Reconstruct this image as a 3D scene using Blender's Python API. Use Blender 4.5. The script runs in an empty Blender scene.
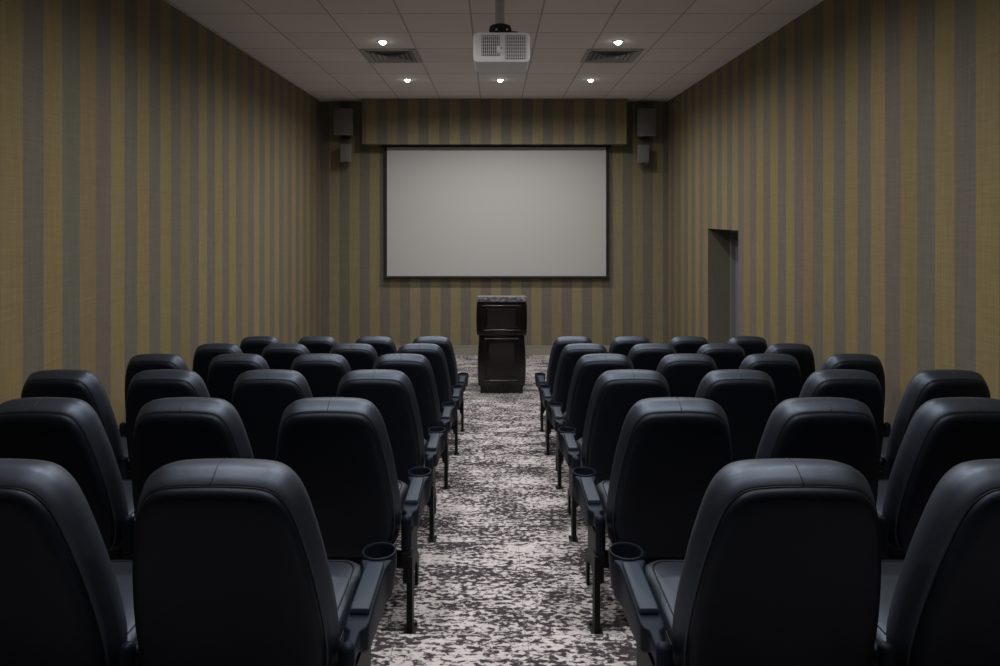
import bpy, bmesh, math, random
from mathutils import Vector, Matrix
random.seed(7)
scene = bpy.context.scene
COL = scene.collection

# ------------------------------------------------------------------ camera, world, exposure, lamps
FPX = 666.7                      # focal length in pixels of a 1000 px wide frame
VX, VY = 494.0, 214.0            # vanishing point of the room's long axis
CAM_Z = 2.165
cd = bpy.data.cameras.new('camera')
cam = bpy.data.objects.new('camera', cd)
COL.objects.link(cam)
cd.sensor_width = 36.0
cd.lens = FPX / 1000 * 36.0
cd.shift_x = (500 - VX) / 1000
cd.shift_y = -(333 - VY) / 1000
cd.clip_start = 0.05
cam.location = (0, 0, CAM_Z)
cam.rotation_euler = (math.pi / 2, 0, 0)
scene.camera = cam

world = bpy.data.worlds.new('world')
scene.world = world
world.use_nodes = True
world.node_tree.nodes['Background'].inputs[0].default_value = (0.02, 0.02, 0.022, 1)
world.node_tree.nodes['Background'].inputs[1].default_value = 0.2

vs = scene.view_settings
vs.view_transform = 'Standard'
vs.look = 'None'
vs.exposure = 0.0
vs.gamma = 1.0
vs.use_curve_mapping = False

LAMP_W = 72.0                    # every recessed downlight
LAMP_ANGLE = math.radians(172)
LAMP_COLOR = (1.0, 0.97, 0.93)
LAMP_ROWS = (8.55, 6.66, 4.5, 1.85)
LAMP_X = (-1.11, 0.08, 1.24)

# ------------------------------------------------------------------ room measures
XL, XR = -2.66, 2.66
Y_FRONT, Y_BACK = 10.22, -1.4
Z_CEIL = CAM_Z + 1.724
ROWS = 6
PITCH, PITCH_LEFT, ROW_PITCH, ROW_Y = 0.533, 0.526, 0.924, 1.49
STEP_Z, STEP_DROP, NOSE, NOSE_PITCH = 0.695, 0.113, 2.345, 0.888


# ------------------------------------------------------------------ materials
def new_mat(name):
    m = bpy.data.materials.new(name)
    m.use_nodes = True
    return m, m.node_tree, m.node_tree.nodes['Principled BSDF']


def simple(name, color, rough=0.5, metal=0.0, spec=0.5, bump=None):
    m, nt, b = new_mat(name)
    b.inputs['Base Color'].default_value = (*color, 1)
    b.inputs['Roughness'].default_value = rough
    b.inputs['Metallic'].default_value = metal
    b.inputs['Specular IOR Level'].default_value = spec
    if bump:
        scale, strength, dist = bump
        tc = nt.nodes.new('ShaderNodeTexCoord')
        n = nt.nodes.new('ShaderNodeTexNoise')
        n.inputs['Scale'].default_value = scale
        n.inputs['Detail'].default_value = 3
        bp = nt.nodes.new('ShaderNodeBump')
        bp.inputs['Strength'].default_value = strength
        bp.inputs['Distance'].default_value = dist
        nt.links.new(tc.outputs['Object'], n.inputs['Vector'])
        nt.links.new(n.outputs['Fac'], bp.inputs['Height'])
        nt.links.new(bp.outputs['Normal'], b.inputs['Normal'])
    return m


def ramp(nt, stops, interp='LINEAR'):
    r = nt.nodes.new('ShaderNodeValToRGB')
    r.color_ramp.interpolation = interp
    e = r.color_ramp.elements
    while len(e) < len(stops):
        e.new(0.5)
    for el, (p, c) in zip(e, stops):
        el.position = p
        el.color = (*c, 1)
    return r


def math_node(nt, op, a, b=None):
    n = nt.nodes.new('ShaderNodeMath')
    n.operation = op
    for i, v in enumerate((a, b)):
        if v is None:
            continue
        if isinstance(v, (int, float)):
            n.inputs[i].default_value = v
        else:
            nt.links.new(v, n.inputs[i])
    return n.outputs[0]


def wallpaper(name, axis, period, start, pale=1.0):
    """vertical gold and grey stripes of a woven wall covering; one grey stripe begins at `start` on `axis`"""
    m, nt, b = new_mat(name)
    tc = nt.nodes.new('ShaderNodeTexCoord')
    sep = nt.nodes.new('ShaderNodeSeparateXYZ')
    nt.links.new(tc.outputs['Object'], sep.inputs[0])
    t = math_node(nt, 'SUBTRACT', sep.outputs[axis], start)
    t = math_node(nt, 'DIVIDE', t, period * 4)
    t = math_node(nt, 'FRACT', t)
    gold, gold2, gold3 = (0.232, 0.182, 0.088), (0.220, 0.166, 0.086), (0.236, 0.186, 0.096)
    grey, grey2, grey3 = (0.150, 0.135, 0.110), (0.146, 0.138, 0.110), (0.156, 0.134, 0.114)
    gold, gold2, gold3 = ((a, b_ * (1 + (pale - 1) * .3), c * pale) for a, b_, c in (gold, gold2, gold3))
    r = ramp(nt, [(0.0, grey), (0.122, gold), (0.25, grey2), (0.372, gold2), (0.5, grey3), (0.622, gold3),
                  (0.75, grey2), (0.872, gold)], 'CONSTANT')
    nt.links.new(t, r.inputs[0])
    # slubs of the weave: long across, fine in height
    mp = nt.nodes.new('ShaderNodeMapping')
    nt.links.new(tc.outputs['Object'], mp.inputs[0])
    mp.inputs['Scale'].default_value = (7, 7, 150)
    n = nt.nodes.new('ShaderNodeTexNoise')
    n.inputs['Scale'].default_value = 1.0
    n.inputs['Detail'].default_value = 4
    nt.links.new(mp.outputs[0], n.inputs['Vector'])
    mp2 = nt.nodes.new('ShaderNodeMapping')
    nt.links.new(tc.outputs['Object'], mp2.inputs[0])
    mp2.inputs['Scale'].default_value = (90, 90, 3)
    n2 = nt.nodes.new('ShaderNodeTexNoise')
    n2.inputs['Scale'].default_value = 1.0
    n2.inputs['Detail'].default_value = 2
    nt.links.new(mp2.outputs[0], n2.inputs['Vector'])
    s = math_node(nt, 'ADD', n.outputs['Fac'], n2.outputs['Fac'])
    s = math_node(nt, 'MULTIPLY', s, 0.55)
    s = math_node(nt, 'ADD', s, 0.45)
    mix = nt.nodes.new('ShaderNodeMix')
    mix.data_type = 'RGBA'
    mix.blend_type = 'MULTIPLY'
    mix.inputs[0].default_value = 0.8
    nt.links.new(r.outputs[0], mix.inputs[6])
    nt.links.new(s, mix.inputs[7])
    nt.links.new(mix.outputs[2], b.inputs['Base Color'])
    b.inputs['Roughness'].default_value = 0.75
    b.inputs['Specular IOR Level'].default_value = 0.2
    bp = nt.nodes.new('ShaderNodeBump')
    bp.inputs['Strength'].default_value = 0.12
    bp.inputs['Distance'].default_value = 0.002
    nt.links.new(n.outputs['Fac'], bp.inputs['Height'])
    nt.links.new(bp.outputs['Normal'], b.inputs['Normal'])
    return m


def carpet_material():
    m, nt, b = new_mat('carpet')
    tc = nt.nodes.new('ShaderNodeTexCoord')

    def noise(scale, detail, rough=0.5, dist=0.0):
        mp = nt.nodes.new('ShaderNodeMapping')
        mp.inputs['Scale'].default_value = scale
        nt.links.new(tc.outputs['Object'], mp.inputs[0])
        n = nt.nodes.new('ShaderNodeTexNoise')
        n.inputs['Scale'].default_value = 1.0
        n.inputs['Detail'].default_value = detail
        n.inputs['Roughness'].default_value = rough
        n.inputs['Distortion'].default_value = dist
        nt.links.new(mp.outputs[0], n.inputs['Vector'])
        return n.outputs['Fac']
    blot = noise((36, 64, 64), 4, 0.62, 0.5)      # torn blotches, wider than deep
    drift = noise((3.0, 7.0, 7.0), 3)               # darker and paler zones
    streak = noise((3.0, 75, 75), 2)                # thin woven streaks running across the room
    v = math_node(nt, 'ADD', blot, math_node(nt, 'MULTIPLY', math_node(nt, 'SUBTRACT', drift, 0.5), 0.45))
    v = math_node(nt, 'ADD', v, math_node(nt, 'MULTIPLY', math_node(nt, 'SUBTRACT', streak, 0.5), 0.25))
    r = ramp(nt, [(0.0, (0.034, 0.028, 0.034)), (0.455, (0.062, 0.053, 0.063)), (0.505, (0.24, 0.22, 0.23)),
                  (0.55, (0.60, 0.565, 0.58)), (1.0, (0.80, 0.76, 0.775))])
    nt.links.new(v, r.inputs[0])
    # seams of the carpet tiles
    sep = nt.nodes.new('ShaderNodeSeparateXYZ')
    nt.links.new(tc.outputs['Object'], sep.inputs[0])
    seams = []
    for ax, off, size in ((0, 0.115, 0.46), (1, 0.12, 0.46)):
        f = math_node(nt, 'FRACT', math_node(nt, 'DIVIDE', math_node(nt, 'ADD', sep.outputs[ax], 20 * size - off), size))
        seams.append(math_node(nt, 'LESS_THAN', f, 0.008))
    seam = math_node(nt, 'MULTIPLY', math_node(nt, 'MAXIMUM', seams[0], seams[1]), 0.5)
    mix = nt.nodes.new('ShaderNodeMix')
    mix.data_type = 'RGBA'
    nt.links.new(seam, mix.inputs[0])
    nt.links.new(r.outputs[0], mix.inputs[6])
    mix.inputs[7].default_value = (0.12, 0.10, 0.10, 1)
    nt.links.new(mix.outputs[2], b.inputs['Base Color'])
    b.inputs['Roughness'].default_value = 0.95
    b.inputs['Specular IOR Level'].default_value = 0.1
    bp = nt.nodes.new('ShaderNodeBump')
    bp.inputs['Strength'].default_value = 0.35
    bp.inputs['Distance'].default_value = 0.004
    nt.links.new(noise((260, 260, 260), 2), bp.inputs['Height'])
    nt.links.new(bp.outputs['Normal'], b.inputs['Normal'])
    return m


def ceiling_material():
    m, nt, b = new_mat('ceiling_tiles')
    tc = nt.nodes.new('ShaderNodeTexCoord')
    sep = nt.nodes.new('ShaderNodeSeparateXYZ')
    nt.links.new(tc.outputs['Object'], sep.inputs[0])
    lines, cells = [], []
    for ax, off in ((0, -0.20), (1, 6.95)):
        q = math_node(nt, 'DIVIDE', math_node(nt, 'ADD', sep.outputs[ax], 40 * 0.61 - off + 0.008), 0.61)
        f = math_node(nt, 'FRACT', q)
        cells.append(math_node(nt, 'FLOOR', q))
        lines.append(math_node(nt, 'LESS_THAN', f, 0.024))
    line = math_node(nt, 'MAXIMUM', lines[0], lines[1])
    comb = nt.nodes.new('ShaderNodeCombineXYZ')
    nt.links.new(cells[0], comb.inputs[0])
    nt.links.new(cells[1], comb.inputs[1])
    wn = nt.nodes.new('ShaderNodeTexWhiteNoise')
    nt.links.new(comb.outputs[0], wn.inputs['Vector'])
    tint = math_node(nt, 'ADD', math_node(nt, 'MULTIPLY', wn.outputs['Value'], 0.07), 0.93)
    n = nt.nodes.new('ShaderNodeTexNoise')
    n.inputs['Scale'].default_value = 120
    n.inputs['Detail'].default_value = 3
    nt.links.new(tc.outputs['Object'], n.inputs['Vector'])
    sp = math_node(nt, 'ADD', math_node(nt, 'MULTIPLY', n.outputs['Fac'], 0.16), 0.92)
    mix = nt.nodes.new('ShaderNodeMix')
    mix.data_type = 'RGBA'
    nt.links.new(line, mix.inputs[0])
    mix.inputs[6].default_value = (0.86, 0.80, 0.775, 1)
    mix.inputs[7].default_value = (0.50, 0.465, 0.45, 1)
    mul = nt.nodes.new('ShaderNodeMix')
    mul.data_type = 'RGBA'
    mul.blend_type = 'MULTIPLY'
    mul.inputs[0].default_value = 1
    nt.links.new(mix.outputs[2], mul.inputs[6])
    nt.links.new(math_node(nt, 'MULTIPLY', tint, sp), mul.inputs[7])
    nt.links.new(mul.outputs[2], b.inputs['Base Color'])
    b.inputs['Roughness'].default_value = 0.9
    b.inputs['Specular IOR Level'].default_value = 0.15
    bp = nt.nodes.new('ShaderNodeBump')
    bp.inputs['Strength'].default_value = 0.5
    bp.inputs['Distance'].default_value = 0.004
    bp.invert = True
    nt.links.new(line, bp.inputs['Height'])
    nt.links.new(bp.outputs['Normal'], b.inputs['Normal'])
    return m


def stone_material():
    m, nt, b = new_mat('mottled_stone')
    tc = nt.nodes.new('ShaderNodeTexCoord')
    n = nt.nodes.new('ShaderNodeTexNoise')
    n.inputs['Scale'].default_value = 28
    n.inputs['Detail'].default_value = 6
    nt.links.new(tc.outputs['Object'], n.inputs['Vector'])
    r = ramp(nt, [(0.3, (0.05, 0.045, 0.055)), (0.5, (0.16, 0.145, 0.165)), (0.7, (0.36, 0.34, 0.37))])
    nt.links.new(n.outputs['Fac'], r.inputs[0])
    nt.links.new(r.outputs[0], b.inputs['Base Color'])
    b.inputs['Roughness'].default_value = 0.35
    return m


def wood_material():
    m, nt, b = new_mat('espresso_wood')
    tc = nt.nodes.new('ShaderNodeTexCoord')
    mp = nt.nodes.new('ShaderNodeMapping')
    mp.inputs['Scale'].default_value = (30, 30, 2)
    nt.links.new(tc.outputs['Object'], mp.inputs[0])
    n = nt.nodes.new('ShaderNodeTexNoise')
    n.inputs['Scale'].default_value = 1.5
    n.inputs['Detail'].default_value = 5
    nt.links.new(mp.outputs[0], n.inputs['Vector'])
    r = ramp(nt, [(0.3, (0.0045, 0.003, 0.003)), (0.7, (0.011, 0.0075, 0.007))])
    nt.links.new(n.outputs['Fac'], r.inputs[0])
    nt.links.new(r.outputs[0], b.inputs['Base Color'])
    b.inputs['Roughness'].default_value = 0.2
    return m


def emitter(name, color, strength):
    m, nt, b = new_mat(name)
    b.inputs['Base Color'].default_value = (0.8, 0.8, 0.8, 1)
    b.inputs['Emission Color'].default_value = (*color, 1)
    b.inputs['Emission Strength'].default_value = strength
    return m


def leather_material(name, spec, ior=1.5):
    m, nt, b = new_mat(name)
    b.inputs['Base Color'].default_value = (0.0032, 0.0042, 0.0075, 1)
    b.inputs['Roughness'].default_value = 0.5
    b.inputs['Specular Tint'].default_value = (0.63, 0.76, 1.0, 1)
    b.inputs['Specular IOR Level'].default_value = spec
    b.inputs['IOR'].default_value = ior
    tc = nt.nodes.new('ShaderNodeTexCoord')
    n1 = nt.nodes.new('ShaderNodeTexNoise')
    n1.inputs['Scale'].default_value = 240
    n1.inputs['Detail'].default_value = 2
    n2 = nt.nodes.new('ShaderNodeTexNoise')
    n2.inputs['Scale'].default_value = 11
    n2.inputs['Detail'].default_value = 3
    nt.links.new(tc.outputs['Object'], n1.inputs['Vector'])
    nt.links.new(tc.outputs['Object'], n2.inputs['Vector'])
    b1 = nt.nodes.new('ShaderNodeBump')
    b1.inputs['Strength'].default_value = 0.15
    b1.inputs['Distance'].default_value = 0.001
    b2 = nt.nodes.new('ShaderNodeBump')
    b2.inputs['Strength'].default_value = 0.25
    b2.inputs['Distance'].default_value = 0.006
    nt.links.new(n2.outputs['Fac'], b2.inputs['Height'])
    nt.links.new(n1.outputs['Fac'], b1.inputs['Height'])
    nt.links.new(b2.outputs['Normal'], b1.inputs['Normal'])
    nt.links.new(b1.outputs['Normal'], b.inputs['Normal'])
    return m


M_LEATHER = leather_material('black_leather', 1.0, 1.64)
M_BACK_SHADED = leather_material('black_leather_shaded', 0.36)  # the chair leather again, sheen lowered to put shade into the backs
M_PIPING = simple('leather_piping', (0.006, 0.007, 0.010), 0.5)
M_PLASTIC = simple('arm_plastic', (0.007, 0.011, 0.019), 0.5, 0.0, 0.2, bump=(300, 0.1, 0.001))
M_PAD = simple('arm_pad', (0.018, 0.028, 0.046), 0.5, 0.0, 0.5, bump=(200, 0.15, 0.001))
for _m in (M_PLASTIC, M_PAD):
    _m.node_tree.nodes['Principled BSDF'].inputs['Specular Tint'].default_value = (0.66, 0.80, 1.0, 1)
M_STEEL = simple('black_steel', (0.005, 0.005, 0.007), 0.5, 0.0, 0.25, bump=(60, 0.05, 0.001))
M_WALL_SIDE_L = wallpaper('striped_wallpaper_left', 1, 0.345, 3.765)
M_WALL_SIDE_R = wallpaper('striped_wallpaper_right', 1, 0.342, 3.68)
M_WALL_FRONT = wallpaper('striped_wallpaper_front', 0, 0.31, -0.82, 1.25)
M_CARPET = carpet_material()
M_CEIL = ceiling_material()
M_BASE = simple('baseboard_paint', (0.27, 0.25, 0.20), 0.5, bump=(40, 0.05, 0.001))
M_SCREEN = simple('screen_fabric', (0.45, 0.45, 0.45), 0.9, spec=0.1, bump=(500, 0.05, 0.0005))
M_BLACK = simple('black_mask', (0.006, 0.006, 0.006), 0.7, bump=(200, 0.05, 0.0005))
M_SPEAKER = simple('speaker_grey', (0.20, 0.19, 0.185), 0.6, bump=(30, 0.05, 0.001))
M_GRILLE = simple('speaker_cloth', (0.165, 0.158, 0.155), 0.85, bump=(700, 0.3, 0.001))
M_WHITE = simple('projector_white', (0.86, 0.86, 0.88), 0.45, bump=(50, 0.03, 0.0005))
M_VENTDARK = simple('grille_dark', (0.12, 0.12, 0.13), 0.6, bump=(80, 0.05, 0.0005))
M_ALU = simple('brushed_aluminium', (0.62, 0.62, 0.66), 0.4, 0.15, bump=(90, 0.05, 0.0005))
M_VENT = simple('vent_paint', (0.42, 0.40, 0.385), 0.6, bump=(60, 0.05, 0.0005))
M_LENS = emitter('lamp_lens', (1.0, 0.97, 0.93), 14.0)
M_RING = simple('lamp_ring', (0.7, 0.68, 0.66), 0.4, bump=(60, 0.03, 0.0005))
M_WOOD = wood_material()
M_STONE = stone_material()
M_DOOR = simple('door_paint', (0.13, 0.15, 0.18), 0.5, bump=(30, 0.05, 0.001))
M_FRAME = simple('door_frame_paint', (0.20, 0.19, 0.17), 0.5, bump=(30, 0.05, 0.001))
M_REAR = simple('rear_wall_low_bounce', (0.03, 0.03, 0.032), 0.8, bump=(40, 0.05, 0.001))  # unseen wall, made dark to cut light bounced onto the chair backs


# ------------------------------------------------------------------ mesh helpers
def add_box(bm, x0, x1, y0, y1, z0, z1):
    vs_ = [bm.verts.new(p) for p in ((x0, y0, z0), (x1, y0, z0), (x1, y1, z0), (x0, y1, z0),
                                     (x0, y0, z1), (x1, y0, z1), (x1, y1, z1), (x0, y1, z1))]
    for f in ((3, 2, 1, 0), (4, 5, 6, 7), (0, 1, 5, 4), (1, 2, 6, 5), (2, 3, 7, 6), (3, 0, 4, 7)):
        bm.faces.new([vs_[i] for i in f])
    return vs_


def box_bm(*a, bevel=0.0, seg=2):
    bm = bmesh.new()
    add_box(bm, *a)
    if bevel:
        bmesh.ops.bevel(bm, geom=bm.edges[:], offset=bevel, segments=seg, profile=0.5, affect='EDGES')
    return bm


def add_tube(bm, pts, r, sides=8, closed=False):
    pts = [Vector(p) for p in pts]
    n = len(pts)
    rings = []
    up = None
    for i, p in enumerate(pts):
        if closed:
            t = pts[(i + 1) % n] - pts[i - 1]
        else:
            t = pts[min(i + 1, n - 1)] - pts[max(i - 1, 0)]
        t.normalize()
        if up is None:
            up = Vector((0, 0, 1)) if abs(t.z) < 0.9 else Vector((1, 0, 0))
        a = t.cross(up)
        if a.length < 1e-5:
            a = t.cross(Vector((1, 0.3, 0)))
        a.normalize()
        b = a.cross(t).normalized()
        up = b
        rr = r[i] if isinstance(r, (list, tuple)) else r
        rings.append([bm.verts.new(p + rr * (a * math.cos(2 * math.pi * k / sides) + b * math.sin(2 * math.pi * k / sides)))
                      for k in range(sides)])
    m = n if closed else n - 1
    for i in range(m):
        A, B = rings[i], rings[(i + 1) % n]
        for k in range(sides):
            bm.faces.new((A[k], A[(k + 1) % sides], B[(k + 1) % sides], B[k]))
    if not closed:
        bm.faces.new(rings[0][::-1])
        bm.faces.new(rings[-1])


def add_lathe(bm, prof, cx, cy, cz=0.0, sides=28, close_ends=True):
    rings = []
    for r, z in prof:
        if r < 1e-6:
            rings.append([bm.verts.new((cx, cy, cz + z))])
        else:
            rings.append([bm.verts.new((cx + r * math.cos(2 * math.pi * k / sides), cy + r * math.sin(2 * math.pi * k / sides), cz + z))
                          for k in range(sides)])
    for A, B in zip(rings, rings[1:]):
        for k in range(sides):
            k2 = (k + 1) % sides
            if len(A) == 1 and len(B) == 1:
                continue
            if len(A) == 1:
                bm.faces.new((A[0], B[k2], B[k]))
            elif len(B) == 1:
                bm.faces.new((A[k], A[k2], B[0]))
            else:
                bm.faces.new((A[k], A[k2], B[k2], B[k]))


def add_loops(bm, loops, cap_first=True, cap_last=True):
    """skin between equal closed loops of points, fan caps on the centres"""
    vl = [[bm.verts.new(p) for p in lp] for lp in loops]
    n = len(vl[0])
    for A, B in zip(vl, vl[1:]):
        for k in range(n):
            bm.faces.new((A[k], A[(k + 1) % n], B[(k + 1) % n], B[k]))
    for lp, do, flip in ((vl[0], cap_first, True), (vl[-1], cap_last, False)):
        if do:
            c = bm.verts.new(sum((v.co for v in lp), Vector()) / n)
            for k in range(n):
                f = (lp[k], lp[(k + 1) % n], c)
                bm.faces.new(f[::-1] if flip else f)


def obj(name, bm, mat, parent=None, smooth=False, angle=None):
    bmesh.ops.recalc_face_normals(bm, faces=bm.faces[:])
    me = bpy.data.meshes.new(name)
    bm.to_mesh(me)
    bm.free()
    me.materials.append(mat)
    if smooth:
        for p in me.polygons:
            p.use_smooth = True
        if angle:
            me.set_sharp_from_angle(angle=math.radians(angle))
    o = bpy.data.objects.new(name, me)
    COL.objects.link(o)
    if parent:
        o.parent = parent
    return o


def tag(o, label, cat, group=None):
    o['label'] = label
    o['category'] = cat
    if group:
        o['group'] = group
    return o


def thing(name, label, cat, loc=(0, 0, 0), group=None):
    o = bpy.data.objects.new(name, None)
    o.empty_display_size = 0.1
    COL.objects.link(o)
    o.location = loc
    return tag(o, label, cat, group)


def struct(name, bm, mat, parent=None):
    o = obj(name, bm, mat, parent)
    if parent is None:
        o['kind'] = 'structure'
    return o


def dup(root, loc, label, group):
    r = root.copy()
    COL.objects.link(r)
    r.location = loc
    r['label'] = label
    r['group'] = group
    for ch in list(root.children):
        c = ch.copy()
        COL.objects.link(c)
        c.parent = r
        for g in list(ch.children):
            d = g.copy()
            COL.objects.link(d)
            d.parent = c
    return r


def catmull(pts, per=5):
    out = []
    n = len(pts)
    for i in range(n - 1):
        p0, p1, p2, p3 = pts[max(i - 1, 0)], pts[i], pts[i + 1], pts[min(i + 2, n - 1)]
        for k in range(per):
            t = k / per
            out.append(tuple(0.5 * ((2 * b) + (-a + c) * t + (2 * a - 5 * b + 4 * c - d) * t * t + (-a + 3 * b - 3 * c + d) * t ** 3)
                             for a, b, c, d in zip(p0, p1, p2, p3)))
    out.append(pts[-1])
    return out


# ------------------------------------------------------------------ the room
def floor_mesh():
    prof = [(Y_BACK, 0.921), (NOSE - 2 * NOSE_PITCH, 0.921)]
    z = 0.921
    for k in range(-1, ROWS + 1):
        y = NOSE + (k - 1) * NOSE_PITCH
        zn = STEP_Z - STEP_DROP * k if k < ROWS else 0.0
        # bull-nosed carpet edge, then the riser
        prof += [(y - 0.020, z), (y - 0.006, z - 0.004), (y, z - 0.018), (y, zn)] if k >= 0 else [(y - 0.02, z), (y, z - 0.015), (y, zn)]
        z = zn
    prof.append((Y_FRONT, 0.0))
    bm = bmesh.new()
    L = [bm.verts.new((XL, y, z)) for y, z in prof]
    R = [bm.verts.new((XR, y, z)) for y, z in prof]
    for i in range(len(prof) - 1):
        bm.faces.new((L[i], R[i], R[i + 1], L[i + 1]))
    # solid underside
    lb = [bm.verts.new((XL, y, -0.15)) for y in (Y_BACK, Y_FRONT)]
    rb = [bm.verts.new((XR, y, -0.15)) for y in (Y_BACK, Y_FRONT)]
    bm.faces.new((lb[0], lb[1], rb[1], rb[0]))
    bm.faces.new((L[0], lb[0], rb[0], R[0]))
    bm.faces.new((L[-1], R[-1], rb[1], lb[1]))
    bm.faces.new([lb[1], lb[0]] + L)
    bm.faces.new(([rb[1], rb[0]] + R)[::-1])
    return bm


struct('floor', floor_mesh(), M_CARPET)
struct('ceiling', box_bm(XL - 0.2, XR + 0.2, Y_BACK - 0.2, Y_FRONT + 0.2, Z_CEIL, Z_CEIL + 0.15), M_CEIL)
struct('wall_left', box_bm(XL - 0.2, XL, Y_BACK - 0.2, Y_FRONT + 0.2, -0.15, Z_CEIL), M_WALL_SIDE_L)
struct('wall_front', box_bm(XL, XR, Y_FRONT, Y_FRONT + 0.2, -0.15, Z_CEIL), M_WALL_FRONT)
struct('wall_back', box_bm(XL, XR, Y_BACK - 0.2, Y_BACK, -0.15, Z_CEIL), M_REAR)
# right wall with the deep door recess
DY0, DY1, DZ = 7.256, 8.287, 1.985
WT = 0.30
bm = bmesh.new()
add_box(bm, XR, XR + WT, Y_BACK - 0.2, DY0, -0.15, Z_CEIL)
add_box(bm, XR, XR + WT, DY1, Y_FRONT + 0.2, -0.15, Z_CEIL)
add_box(bm, XR, XR + WT, DY0, DY1, DZ, Z_CEIL)
struct('wall_right', bm, M_WALL_SIDE_R)
bm = bmesh.new()
add_box(bm, XR, XR + WT + 0.2, DY0, DY1, -0.15, 0.0)
struct('floor_threshold', bm, M_CARPET)
dr = struct('door_1', box_bm(XR + WT + 0.02, XR + WT + 0.065, DY0 + 0.05, DY1 - 0.05, 0.005, DZ - 0.05, bevel=0.002), M_DOOR)
bm = bmesh.new()
add_box(bm, XR + WT - 0.03, XR + WT + 0.09, DY0, DY0 + 0.05, 0, DZ)
add_box(bm, XR + WT - 0.03, XR + WT + 0.09, DY1 - 0.05, DY1, 0, DZ)
add_box(bm, XR + WT - 0.03, XR + WT + 0.09, DY0 + 0.05, DY1 - 0.05, DZ - 0.05, DZ)
obj('door_frame', bm, M_FRAME, dr)
bm = bmesh.new()
hx = XR + WT + 0.02
add_tube(bm, [(hx, DY0 + 0.13, 1.0), (hx - 0.05, DY0 + 0.13, 1.0), (hx - 0.055, DY0 + 0.15, 1.0), (hx - 0.055, DY0 + 0.24, 1.0)], 0.009)
obj('door_handle', bm, M_ALU, dr, True)

for nm, a in (('baseboard_front', (XL, XR, Y_FRONT - 0.014, Y_FRONT, 0.0, 0.15)),):
    bm = bmesh.new()
    x0, x1, y0, y1, z0, z1 = a
    add_box(bm, x0, x1, y0, y1, z0, z1 - 0.02)
    add_box(bm, x0, x1, y0 - 0.004, y1, z1 - 0.02, z1)
    struct(nm, bm, M_BASE)


def side_base(x0, x1, segs):
    bm = bmesh.new()
    for y0, y1, z in segs:
        add_box(bm, x0, x1, y0, y1, z, z + 0.15)
    return bm


def tread_z(k):
    return STEP_Z - STEP_DROP * k


treads = [(NOSE + (k - 1) * NOSE_PITCH, NOSE + k * NOSE_PITCH, tread_z(k)) for k in range(-1, ROWS)]
last = treads[-1][1]
struct('baseboard_left', side_base(XL, XL + 0.014, treads + [(last, Y_FRONT - 0.02, 0.0)]), M_BASE)
struct('baseboard_right', side_base(XR - 0.014, XR, treads + [(last, DY0 - 0.001, 0.0), (DY1 + 0.001, Y_FRONT - 0.02, 0.0)]), M_BASE)

# wallpapered box over the screen
VAL_Y = 9.95
bm = bmesh.new()
add_box(bm, -1.97, 1.985, VAL_Y, Y_FRONT, CAM_Z + 1.045, Z_CEIL)
struct('trim_1', bm, M_WALL_FRONT)

# ------------------------------------------------------------------ downlights
def make_downlight():
    t = thing('downlight', '', 'ceiling light')
    bm = bmesh.new()
    add_lathe(bm, [(0.035, -0.001), (0.037, -0.007), (0.056, -0.006), (0.060, 0.0)], 0, 0, sides=28)
    obj('trim_ring', bm, M_RING, t, True)
    bm = bmesh.new()
    add_lathe(bm, [(0.0, -0.034), (0.013, -0.032), (0.025, -0.025), (0.033, -0.012), (0.035, 0.0)], 0, 0, sides=24)  # dome shape imitates the round glare of the lamp
    obj('lens', bm, M_LENS, t, True)
    ld = bpy.data.lights.new('downlight_lamp', 'SPOT')
    ld.energy = LAMP_W
    ld.color = LAMP_COLOR
    ld.spot_size = LAMP_ANGLE
    ld.spot_blend = 1.0
    ld.shadow_soft_size = 0.04
    lo = bpy.data.objects.new('downlight_lamp', ld)
    COL.objects.link(lo)
    lo.location = (0, 0, -0.095)
    lo.parent = t
    return t


row_word = ['in the row nearest the screen', 'in the row just this side of the ceiling vents', 'in the row above the middle seats',
            'in the row above the second seats', 'in the row above the camera']
col_word = ['left', 'centre', 'right']
light_label = {
    (0, 0): 'small bright ceiling light left of centre, between left vent and screen',
    (0, 1): 'small bright ceiling light seen just below the white projector',
    (0, 2): 'small bright ceiling light right of centre, between right vent and screen',
    (1, 0): 'small bright ceiling light just above the left ceiling vent',
    (1, 2): 'small bright ceiling light just above the right ceiling vent',
    (1, 1): 'small bright ceiling light hidden behind the white projector',
}
dl = None
for i, row_y in enumerate(LAMP_ROWS):
    for j, x in enumerate(LAMP_X):
        y = row_y
        if i == 2 and j == 1:
            y = 3.3                      # the middle lamp sits clear of the projector
        lab = light_label.get((i, j), f'small round {col_word[j]} ceiling light {row_word[i]}')
        if dl is None:
            dl = make_downlight()
            dl.location = (x, y, Z_CEIL)
            tag(dl, lab, 'ceiling light', 'recessed ceiling lights')
        else:
            dd = dup(dl, (x, y, Z_CEIL), lab, 'recessed ceiling lights')
            if (i, j) == (0, 1):
                for ch in dd.children:
                    if ch.type == 'LIGHT':
                        ch.data = ch.data.copy()
                        ch.data.energy = LAMP_W * 1.6


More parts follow.
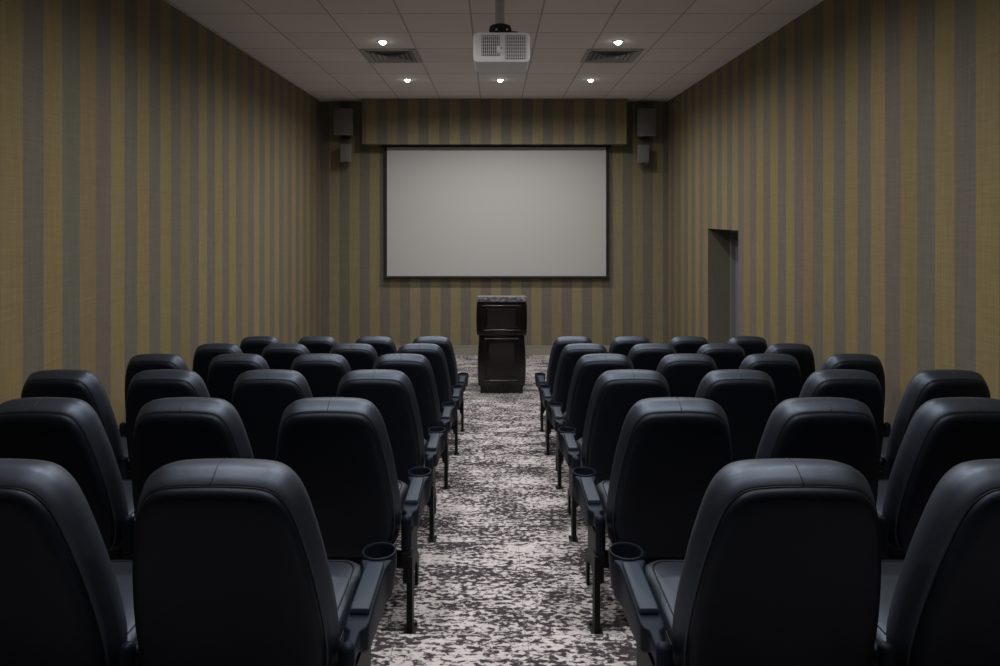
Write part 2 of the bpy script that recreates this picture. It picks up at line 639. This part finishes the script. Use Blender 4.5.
# ------------------------------------------------------------------ ceiling vents
def make_vent(x0, x1, y0, y1, label):
    cx, cy = (x0 + x1) / 2, (y0 + y1) / 2
    w, d = (x1 - x0) / 2, (y1 - y0) / 2
    t = thing('ceiling_vent', label, 'vent', (cx, cy, Z_CEIL), 'square ceiling vents')
    bm = bmesh.new()
    e = 0.045
    for a in ((-w, w, -d, -d + e), (-w, w, d - e, d), (-w, -w + e, -d + e, d - e), (w - e, w, -d + e, d - e)):
        add_box(bm, *a, -0.014, 0.0)
    obj('frame', bm, M_VENT, t)
    obj('backing', box_bm(-w + e, w - e, -d + e, d - e, -0.004, 0.0), M_VENTDARK, t)
    # nested angled blades on three sides, as in a four-way diffuser
    for k in range(4):
        s = 0.052 + 0.052 * k
        bm = bmesh.new()
        a, b = w - s, d - s
        h = 0.016
        for p, q in (((-a, -b), (a, -b)), ((a, -b), (a, b)), ((a, b), (-a, b)), ((-a, b), (-a, -b))):
            p, q = Vector((*p, 0)), Vector((*q, 0))
            inn = 0.024
            pi = p * (1 - inn / max(a, 0.01))
            qi = q * (1 - inn / max(a, 0.01))
            va = [bm.verts.new((v.x, v.y, z)) for v, z in ((p, -0.022), (q, -0.022), (qi, -0.006), (pi, -0.006))]
            vb = [bm.verts.new((v.x, v.y, z - 0.002)) for v, z in ((p, -0.022), (q, -0.022), (qi, -0.006), (pi, -0.006))]
            bm.faces.new(va)
            bm.faces.new(vb[::-1])
            for m in range(4):
                bm.faces.new((va[m], va[(m + 1) % 4], vb[(m + 1) % 4], vb[m]))
        obj('louver', bm, M_VENT, t)
    return t


make_vent(-1.41, -0.82, 6.96, 7.55, 'square grey ceiling vent left of the projector')
make_vent(0.975, 1.565, 6.96, 7.55, 'square grey ceiling vent right of the projector')


# ------------------------------------------------------------------ projector
def make_projector():
    Y = 5.0
    s = FPX / Y
    x0, x1 = (473.7 - VX) / s, (529.6 - VX) / s
    cx = (x0 + x1) / 2
    zt, zb = (VY - 33) / s, (VY - 62) / s
    zc = CAM_Z + zb
    w, h, d = (x1 - x0) / 2, zt - zb, 0.36
    t = thing('projector', 'white projector hanging on a pole from the ceiling', 'projector', (cx, Y, zc))
    bm = box_bm(-w, w, 0, d, 0, h)
    ed = [e for e in bm.edges if abs((e.verts[0].co - e.verts[1].co).normalized().y) > 0.9]
    bmesh.ops.bevel(bm, geom=ed, offset=0.032, segments=5, profile=0.5, affect='EDGES')
    obj('body', bm, M_WHITE, t, True, 35)
    # rear bezel lip
    bm = bmesh.new()

    def rrect(a, b, r, y, zc_):
        pts = []
        for sx, sz, a0 in ((1, 1, 0), (-1, 1, 90), (-1, -1, 180), (1, -1, 270)):
            for k in range(5):
                q = math.radians(a0 + 22.5 * k)
                pts.append((sx * (a - r) + r * math.cos(q), y, zc_ + sz * (b - r) + r * math.sin(q)))
        return pts
    hz = h / 2
    add_loops(bm, [rrect(w + .002, hz + .002, .034, 0.02, hz), rrect(w + .002, hz + .002, .034, -0.006, hz), rrect(w - .006, hz - .006, .028, -0.010, hz),
                   rrect(w - .012, hz - .012, .022, -0.0095, hz)], True, True)
    obj('rear_bezel', bm, M_WHITE, t, True, 40)
    pxs = 1 / s

    def grille(px0, px1, py0, py1, nv, nh, name):
        gx0, gx1 = (px0 - VX) * pxs - cx, (px1 - VX) * pxs - cx
        gz0, gz1 = (62 - py1) * pxs, (62 - py0) * pxs
        g = obj(name, box_bm(gx0, gx1, -0.0125, -0.004, gz0, gz1), M_VENTDARK, t)
        b2 = bmesh.new()
        for k in range(nv):
            x = gx0 + (gx1 - gx0) * (k + .5) / nv
            add_box(b2, x - .0024, x + .0024, -0.0165, -0.0125, gz0, gz1)
        for k in range(nh):
            z = gz0 + (gz1 - gz0) * (k + .5) / nh
            add_box(b2, gx0, gx1, -0.0155, -0.0125, z - .0016, z + .0016)
        obj('grille_slats', b2, M_WHITE, g)
    grille(481.5, 499.8, 35.6, 55.8, 9, 6, 'left_grille')
    grille(505.5, 526, 35.6, 59.2, 11, 7, 'right_grille')
    # connector bay biting into the left grille
    bay = bmesh.new()
    bx = (498.4 - VX) * pxs - cx
    add_box(bay, bx - .012, bx + .02, -0.019, -0.006, (62 - 53) * pxs, (62 - 46.5) * pxs)
    obj('connector_bay', bay, M_WHITE, t)
    bm = bmesh.new()
    add_box(bm, bx + .018, bx + .026, -0.021, -0.016, (62 - 49.5) * pxs, (62 - 48) * pxs)
    obj('indicator', bm, M_VENTDARK, t)
    bm = bmesh.new()
    add_lathe(bm, [(0.0, 0.0), (0.045, 0.002), (0.05, 0.02), (0.05, 0.05), (0.0, 0.055)], 0.02, 0, 0, 24)
    bmesh.ops.rotate(bm, verts=bm.verts[:], cent=(0, 0, 0), matrix=Matrix.Rotation(-math.pi / 2, 3, 'X'))
    bmesh.ops.translate(bm, verts=bm.verts[:], vec=(0.05, d - 0.01, hz))
    obj('lens_ring', bm, M_VENTDARK, t, True)
    # pivot mount and pole
    mx = (500.5 - VX) * pxs - cx
    bm = bmesh.new()
    add_lathe(bm, [(0.0, h - .004), (0.06, h), (0.083, h + .018), (0.088, h + .06), (0.080, h + .09), (0.05, h + .102), (0.0, h + .104)], mx, 0.15, 0, 28)
    add_tube(bm, [(mx + 0.07, 0.15, h + .045), (mx + 0.135, 0.15, h + .04)], 0.012)
    add_lathe(bm, [(0.0, h - .02), (0.075, h - .02), (0.075, h + .004), (0.0, h + .004)], mx, 0.15, 0, 20)
    m = obj('pivot_mount', bm, M_BLACK, t, True, 40)
    for q in (-0.05, 0.03):
        b3 = bmesh.new()
        bmesh.ops.create_icosphere(b3, subdivisions=2, radius=0.008, matrix=Matrix.Translation((mx + q + .02, 0.15 - .083, h + .045)))
        obj('mount_screw', b3, M_ALU, m, True)
    bm = bmesh.new()
    add_tube(bm, [(mx - .004, 0.15, h + .09), (mx - .004, 0.15, Z_CEIL - zc - .012)], 0.036, 20)
    obj('pole', bm, M_ALU, t, True, 60)
    bm = bmesh.new()
    add_lathe(bm, [(0.036, -.03), (0.085, -.012), (0.09, 0.0), (0.0, 0.0)], mx - .004, 0.15, Z_CEIL - zc, 24)
    obj('ceiling_plate', bm, M_ALU, t, True, 40)


make_projector()

# ------------------------------------------------------------------ projection screen
def make_screen():
    Y = 10.14
    s = FPX / Y
    x0, x1 = (387 - VX) / s, (606 - VX) / s
    zt, zb = CAM_Z + 1.045, CAM_Z + (VY - 276) / s
    cx = (x0 + x1) / 2
    t = thing('projection_screen', 'large blank white projection screen with a thin black border', 'projection screen', (cx, Y, 0))
    w = (x1 - x0) / 2
    bd = 0.042
    obj('surface', box_bm(-w, w, 0, 0.004, zb, zt + .05), M_SCREEN, t)
    bm = bmesh.new()
    add_box(bm, -w - bd, -w, -0.002, 0.006, zb - 0.03, zt + .05)
    add_box(bm, w, w + bd, -0.002, 0.006, zb - 0.03, zt + .05)
    obj('side_border', bm, M_BLACK, t)
    bm = bmesh.new()
    add_tube(bm, [(-w - bd - .004, 0.004, zb - 0.022), (w + bd + .004, 0.004, zb - 0.022)], 0.021, 12)
    obj('bottom_bar', bm, M_BLACK, t, True, 40)
    obj('roller_case', box_bm(-w - bd - .03, w + bd + .03, -0.03, 0.06, zt - 0.030, zt + 0.0, bevel=0.004), M_BLACK, t)


make_screen()

# ------------------------------------------------------------------ wall speakers
def make_speaker(px0, px1, py0, py1, label, group, big):
    Y = 9.98
    s = FPX / Y
    w, h = (px1 - px0) / s / 2, (py1 - py0) / s
    cx = ((px0 + px1) / 2 - VX) / s
    z = CAM_Z + (VY - py1) / s
    d = 0.17 if big else 0.11
    t = thing('wall_speaker', label, 'speaker', (cx, Y, z), group)
    obj('cabinet', box_bm(-w, w, 0.006, d, 0, h, bevel=0.008), M_SPEAKER, t, True, 40)
    obj('grille', box_bm(-w + .008, w - .008, -0.004, 0.01, 0.024 if big else .01, h - .01, bevel=0.004), M_GRILLE, t, True, 40)
    bm = bmesh.new()
    add_box(bm, -0.03, 0.03, d - 0.01, Y_FRONT - Y, h * .35, h * .65)
    add_box(bm, -0.05, 0.05, Y_FRONT - Y - 0.008, Y_FRONT - Y, h * .25, h * .75)
    if big:
        add_box(bm, -0.035, 0.035, 0.04, 0.12, -0.016, 0.004)
        add_box(bm, -0.05, 0.05, 0.06, Y_FRONT - Y, -0.024, -0.012)
    else:
        add_box(bm, -0.02, 0.02, 0.03, 0.09, -0.014, 0.003)
    obj('bracket', bm, M_BLACK, t)
    bm = bmesh.new()
    add_box(bm, -0.02, 0.02, -0.007, -0.002, 0.036 if big else .016, 0.05 if big else .024)
    obj('badge', bm, M_VENTDARK, t)


make_speaker(333.2, 352.3, 108.2, 135, 'large grey speaker high on the wall left of the screen', 'wall speakers', True)
make_speaker(339.7, 351, 144, 162, 'small grey speaker below the large one left of the screen', 'wall speakers', False)
make_speaker(638, 656.3, 108.5, 136, 'large grey speaker high on the wall right of the screen', 'wall speakers', True)
make_speaker(638.2, 649.6, 144.8, 163, 'small grey speaker below the large one right of the screen', 'wall speakers', False)


# ------------------------------------------------------------------ podium
def make_podium():
    Y = 8.04
    s = FPX / Y
    cx = (501.7 - VX) / s
    t = thing('podium', 'dark wooden podium with a mottled stone top standing at the end of the aisle', 'podium', (cx, Y, 0))
    k = 1 / s

    def zz(py):
        return (392 - py) * k

    def shell(rows, depth0, depth1, seg=1):
        """rows of (z, half width, front y): a body with softly bowed sides"""
        bm = bmesh.new()
        loops = []
        for z, w, fy in rows:
            c = 0.02
            loops.append([(-w + c, fy, z), (w - c, fy, z), (w - c * .3, fy + c * .3, z), (w, fy + c, z), (w, depth1, z), (-w, depth1, z), (-w, fy + c, z), (-w + c * .3, fy + c * .3, z)])
        add_loops(bm, loops)
        return bm

    # plinth
    obj('plinth', shell([(0, .258, .015), (.06, .258, .015), (.10, .272, .004)], 0, .46), M_WOOD, t, True, 30)
    zl0, zl1 = .095, zz(334)
    rows = []
    for i in range(9):
        q = i / 8
        rows.append((zl0 + (zl1 - zl0) * q,   .276 + .016 * math.sin(math.pi * min(q * 1.0 + .12, 1.0)) ** .7, 0.004 - .008 * math.sin(math.pi * q)))
    low = obj('lower_cabinet', shell(rows, 0, .46), M_WOOD, t, True, 30)
    zu0, zu1 = zz(333.2), zz(299.9)
    rows = [(zu0 - .012, .282, -.005), (zu0, .298, -.024), (zu0 + .02, .301, -.028)]
    for i in range(7):
        q = (i + 1) / 8
        rows.append((zu0 + .02 + (zu1 - zu0 - .03) * q, .301 + .006 * math.sin(math.pi * q), -.028 - .006 * math.sin(math.pi * q)))
    rows.append((zu1, .297, -.026))
    up = obj('upper_cabinet', shell(rows, 0, .47), M_WOOD, t, True, 30)

    def panel(x0, x1, z0, z1, y, parent):
        """raised field with a rounded moulding frame around it"""
        bm = bmesh.new()
        r = 0.011
        c = [(x0, y, z0), (x1, y, z0), (x1, y, z1), (x0, y, z1)]
        for a, b in zip(c, c[1:] + c[:1]):
            add_tube(bm, [a, b], r, 10)
        obj('moulding', bm, M_WOOD, parent, True, 40)
        bm = bmesh.new()
        a, b = 0.03, 0.055
        L0 = [(x0 + a, y + .002, z0 + a), (x1 - a, y + .002, z0 + a), (x1 - a, y + .002, z1 - a), (x0 + a, y + .002, z1 - a)]
        L1 = [(x0 + b, y - .003, z0 + b), (x1 - b, y - .003, z0 + b), (x1 - b, y - .003, z1 - b), (x0 + b, y - .003, z1 - b)]
        add_loops(bm, [L0, L1], False, True)
        obj('raised_field', bm, M_WOOD, parent)
    panel(-.225, .225, zz(328.3), zz(304), -.034, up)
    panel(-.205, .205, zz(379), zz(337.3), -.005, low)
    # stone top
    bm = bmesh.new()
    v8 = add_box(bm, -.300, .300, -.045, .49, zu1, zz(294.6))
    for v in v8:                                   # the desk falls away towards the speaker
        if v.co.y > 0:
            v.co.z -= .052
    bmesh.ops.bevel(bm, geom=bm.edges[:], offset=.006, segments=2, profile=.5, affect='EDGES')
    obj('top', bm, M_STONE, t, True, 40)


make_podium()


# ------------------------------------------------------------------ cinema chairs
TH = math.radians(16.5)
P0 = Vector((0, 0.184, 0.274))


def back_pt(u, v, w):
    return (u, P0.y - v * math.sin(TH) + w * math.cos(TH), P0.z + v * math.cos(TH) + w * math.sin(TH))


HALF = [(0, 0), (.10, .0), (.170, .012), (.212, .05), (.233, .12), (.238, .20), (.233, .30), (.219, .42), (.205, .50),
        (.192, .56), (.175, .608), (.148, .643), (.112, .658), (.05, .663), (0, .664)]
hc = catmull(HALF, 4)
OUT = hc + [(-u, v) for u, v in hc[-2:0:-1]]
VC, HU, HV = 0.332, 0.238, 0.332


def back_loop(a, w):
    return [back_pt(u * (1 - a / HU), VC + (v - VC) * (1 - a / HV), w) for u, v in OUT]


def make_chair(pitch):
    t = thing('cinema_chair', '', 'chair')
    bm = bmesh.new()
    add_loops(bm, [back_loop(a, w) for a, w in ((.060, -.040), (.026, -.0440), (.0185, -.0465), (.0152, -.0435), (.0085, -.026), (.0032, -.009), (0, .004), (.0055, .024),
                                                (.015, .044), (.029, .060), (.048, .070), (.08, .076), (.14, .076))])
    back = obj('backrest', bm, M_LEATHER, t, True)
    bm = bmesh.new()
    add_tube(bm, back_loop(.0195, -.0465), .0016, 6, True)
    obj('piping', bm, M_PIPING, back, True)
    bm = bmesh.new()
    ln = [back_pt(0, VC + HV * (1 - a / HV) + .0002, w) for a, w in ((.0165, -.0450), (.0088, -.0265), (.0036, -.0095), (.0004, .004), (.0059, .024), (.0154, .0445))]
    add_tube(bm, ln, .0013, 6)
    obj('top_seam', bm, M_PIPING, back, True)
    bm = bmesh.new()
    add_loops(bm, [back_loop(a, w) for a, w in ((.024, -.040), (.0205, -.0465), (.0203, -.053), (.0230, -.0605), (.030, -.0675), (.041, -.0715), (.058, -.0735), (.09, -.0745), (.16, -.075))][::-1], True, False)
    obj('back_panel', bm, M_BACK_SHADED, t, True)

    # seat cushion
    def rr(hx, y0, y1, r, z, n=6):
        pts = []
        for cx_, cy_, a0 in ((hx - r, y1 - r, 0), (-hx + r, y1 - r, 90), (-hx + r, y0 + r, 180), (hx - r, y0 + r, 270)):
            for k in range(n + 1):
                q = math.radians(a0 + 90 * k / n)
                pts.append((cx_ + r * math.cos(q), cy_ + r * math.sin(q), z))
        return pts
    bm = bmesh.new()
    S = [(.185, .20, .625, .06, .262), (.203, .19, .648, .07, .275), (.212, .185, .66, .075, .30), (.213, .185, .662, .075, .33),
         (.207, .187, .655, .07, .352), (.193, .195, .638, .06, .366), (.165, .215, .60, .05, .375), (.10, .26, .53, .04, .380)]
    add_loops(bm, [rr(*s_) for s_ in S])
    seat = obj('seat', bm, M_LEATHER, t, True)
    for hx, y0, y1, r, z in ((.2095, .186, .658, .072, .3455), (.181, .204, .622, .055, .3715)):
        bm = bmesh.new()
        add_tube(bm, rr(hx, y0, y1, r, z), .0022, 6, True)
        obj('piping', bm, M_PIPING, seat, True)
    bm = bmesh.new()
    add_loops(bm, [rr(.14, .24, .56, .05, .205), rr(.175, .215, .60, .05, .225), rr(.186, .205, .62, .05, .264)])
    obj('seat_pan', bm, M_STEEL, t, True, 40)
    # beam under the seat
    bm = bmesh.new()
    add_box(bm, -pitch / 2 + .016, pitch / 2 - .016, .255, .315, .165, .208)
    obj('cross_beam', bm, M_STEEL, t)
    return t


def arm_set(t, x):
    """an armrest with cup holder, its rear pivot cover, upright and floor foot"""
    def sec(y, w, z0, z1, r):
        z0, z1 = z0 - .010, z1 - .010
        pts = []
        h = (z1 - z0) / 2
        c = (z0 + z1) / 2
        r = min(r, w / 2 * .95, h * .95)
        for sx, sz, a0 in ((1, 1, 0), (-1, 1, 90), (-1, -1, 180), (1, -1, 270)):
            for k in range(5):
                q = math.radians(a0 + 22.5 * k)
                pts.append((x + sx * (w / 2 - r) + r * math.cos(q), y, c + sz * (h - r) + r * math.sin(q)))
        return pts
    bm = bmesh.new()
    add_loops(bm, [sec(.105, .028, .385, .424, .01), sec(.165, .030, .382, .428, .01), sec(.190, .034, .376, .431, .01), sec(.204, .060, .366, .432, .008),
                   sec(.225, .066, .356, .432, .008), sec(.32, .064, .338, .432, .008), sec(.42, .064, .330, .433, .008), sec(.460, .067, .330, .436, .008),
                   sec(.482, .078, .331, .441, .008), sec(.500, .093, .334, .443, .008), sec(.508, .095, .336, .443, .006)])
    arm = obj('armrest', bm, M_PLASTIC, t, True, 50)
    bm = bmesh.new()
    add_loops(bm, [sec(.252, .046, .428, .440, .004), sec(.256, .052, .428, .447, .006), sec(.27, .054, .428, .449, .006), sec(.47, .053, .428, .449, .006),
                   sec(.488, .052, .428, .447, .006), sec(.492, .046, .428, .440, .004)])
    obj('arm_pad', bm, M_PAD, arm, True, 50)
    bm = bmesh.new()
    add_lathe(bm, [(0, .325), (.038, .326), (.0455, .335), (.0525, .400), (.0535, .437), (.0535, .4455), (.0515, .4485), (.0485, .449), (.0465, .447), (.0455, .440),
                   (.0365, .352), (.033, .346), (0, .345)], x, .555, -.010, 32)
    obj('cup_holder', bm, M_PLASTIC, arm, True, 50)
    # pivot cover: upright capsule
    bm = bmesh.new()
    prof = [(0, .27), (.015, .272), (.0195, .285), (.0205, .415)] + [(.0205 * math.cos(math.radians(q)), .424 + .0205 * math.sin(math.radians(q))) for q in (10, 30, 50, 70)] + [(0, .4445)]
    add_lathe(bm, prof, x, .105, 0, 20)
    obj('hinge_cover', bm, M_PLASTIC, t, True, 60)
    # side plate carrying seat and back
    bm = bmesh.new()
    prof = [(.085, .20), (.085, .31), (.13, .35), (.30, .335), (.36, .29), (.36, .20), (.33, .16), (.15, .16)]
    A = [bm.verts.new((x - .011, y, z)) for y, z in prof]
    B = [bm.verts.new((x + .011, y, z)) for y, z in prof]
    bm.faces.new(A[::-1])
    bm.faces.new(B)
    for k in range(len(prof)):
        k2 = (k + 1) % len(prof)
        bm.faces.new((A[k], A[k2], B[k2], B[k]))
    obj('side_plate', bm, M_STEEL, t)
    s = 1 if x > 0 else -1
    lx = x + .014 * s
    bm = box_bm(lx - .011, lx + .011, .080, .138, 0.006, .30, bevel=.003)
    leg = obj('leg', bm, M_STEEL, t)
    bm = bmesh.new()
    add_box(bm, lx - .022, lx + .022, .06, .16, 0.0, .008)
    for yy in (.072, .148):
        add_lathe(bm, [(.006, .007), (.006, .013), (0, .014)], lx + .017 * s, yy, 0, 8)
    obj('foot_plate', bm, M_STEEL, leg)
    # forward prop of the upright
    bm = bmesh.new()
    prof = [(.425, 0.0), (.46, 0.0), (.475, .11), (.36, .20), (.33, .165), (.415, .10)]
    A = [bm.verts.new((x - .006, y, z)) for y, z in prof]
    B = [bm.verts.new((x + .006, y, z)) for y, z in prof]
    bm.faces.new(A[::-1])
    bm.faces.new(B)
    for k in range(len(prof)):
        k2 = (k + 1) % len(prof)
        bm.faces.new((A[k], A[k2], B[k2], B[k]))
    obj('leg', bm, M_STEEL, t)


def chair_kind(arms, pitch):
    t = make_chair(pitch)
    for s in arms:
        arm_set(t, s * pitch / 2)
    return t


KINDS = {'L': chair_kind([1], PITCH_LEFT), 'LW': chair_kind([1, -1], PITCH_LEFT), 'R': chair_kind([-1], PITCH), 'RW': chair_kind([-1, 1], PITCH)}
used = set()
ROWNAME = ['the nearest row', 'the second nearest row', 'the third nearest row', 'the third row from the screen', 'the second row from the screen',
           'the front row nearest the screen']
COLNAME = ['beside the aisle', 'second from the aisle', 'third from the aisle', 'beside the striped wall']
HALF_AISLE = [.384, .371, .384, .384, .378, .382]
RIGHT_SHIFT = [0, 0, .004, .012, .008, .015]
for i in range(ROWS):
    cy = ROW_Y + ROW_PITCH * i
    cx = 0.022 + 0.009 * (cy - ROW_Y)
    ha = HALF_AISLE[i]
    for side, sg in (('left', -1), ('right', 1)):
        for k in range(4):
            kind = side[0].upper() + ('W' if k == 3 else '')
            x = cx + sg * (ha + (PITCH_LEFT if sg < 0 else PITCH) * (k + .5)) + (.010 if sg < 0 else RIGHT_SHIFT[i])
            col = COLNAME[k]
            label = f'black leather cinema chair {col}, {ROWNAME[i]}, {side} block'
            loc = (x, cy, tread_z(i))
            grp = f'black cinema chairs in rows'
            if kind not in used:
                used.add(kind)
                r = KINDS[kind]
                r.location = loc
                tag(r, label, 'chair', grp)
            else:
                dup(KINDS[kind], loc, label, grp)
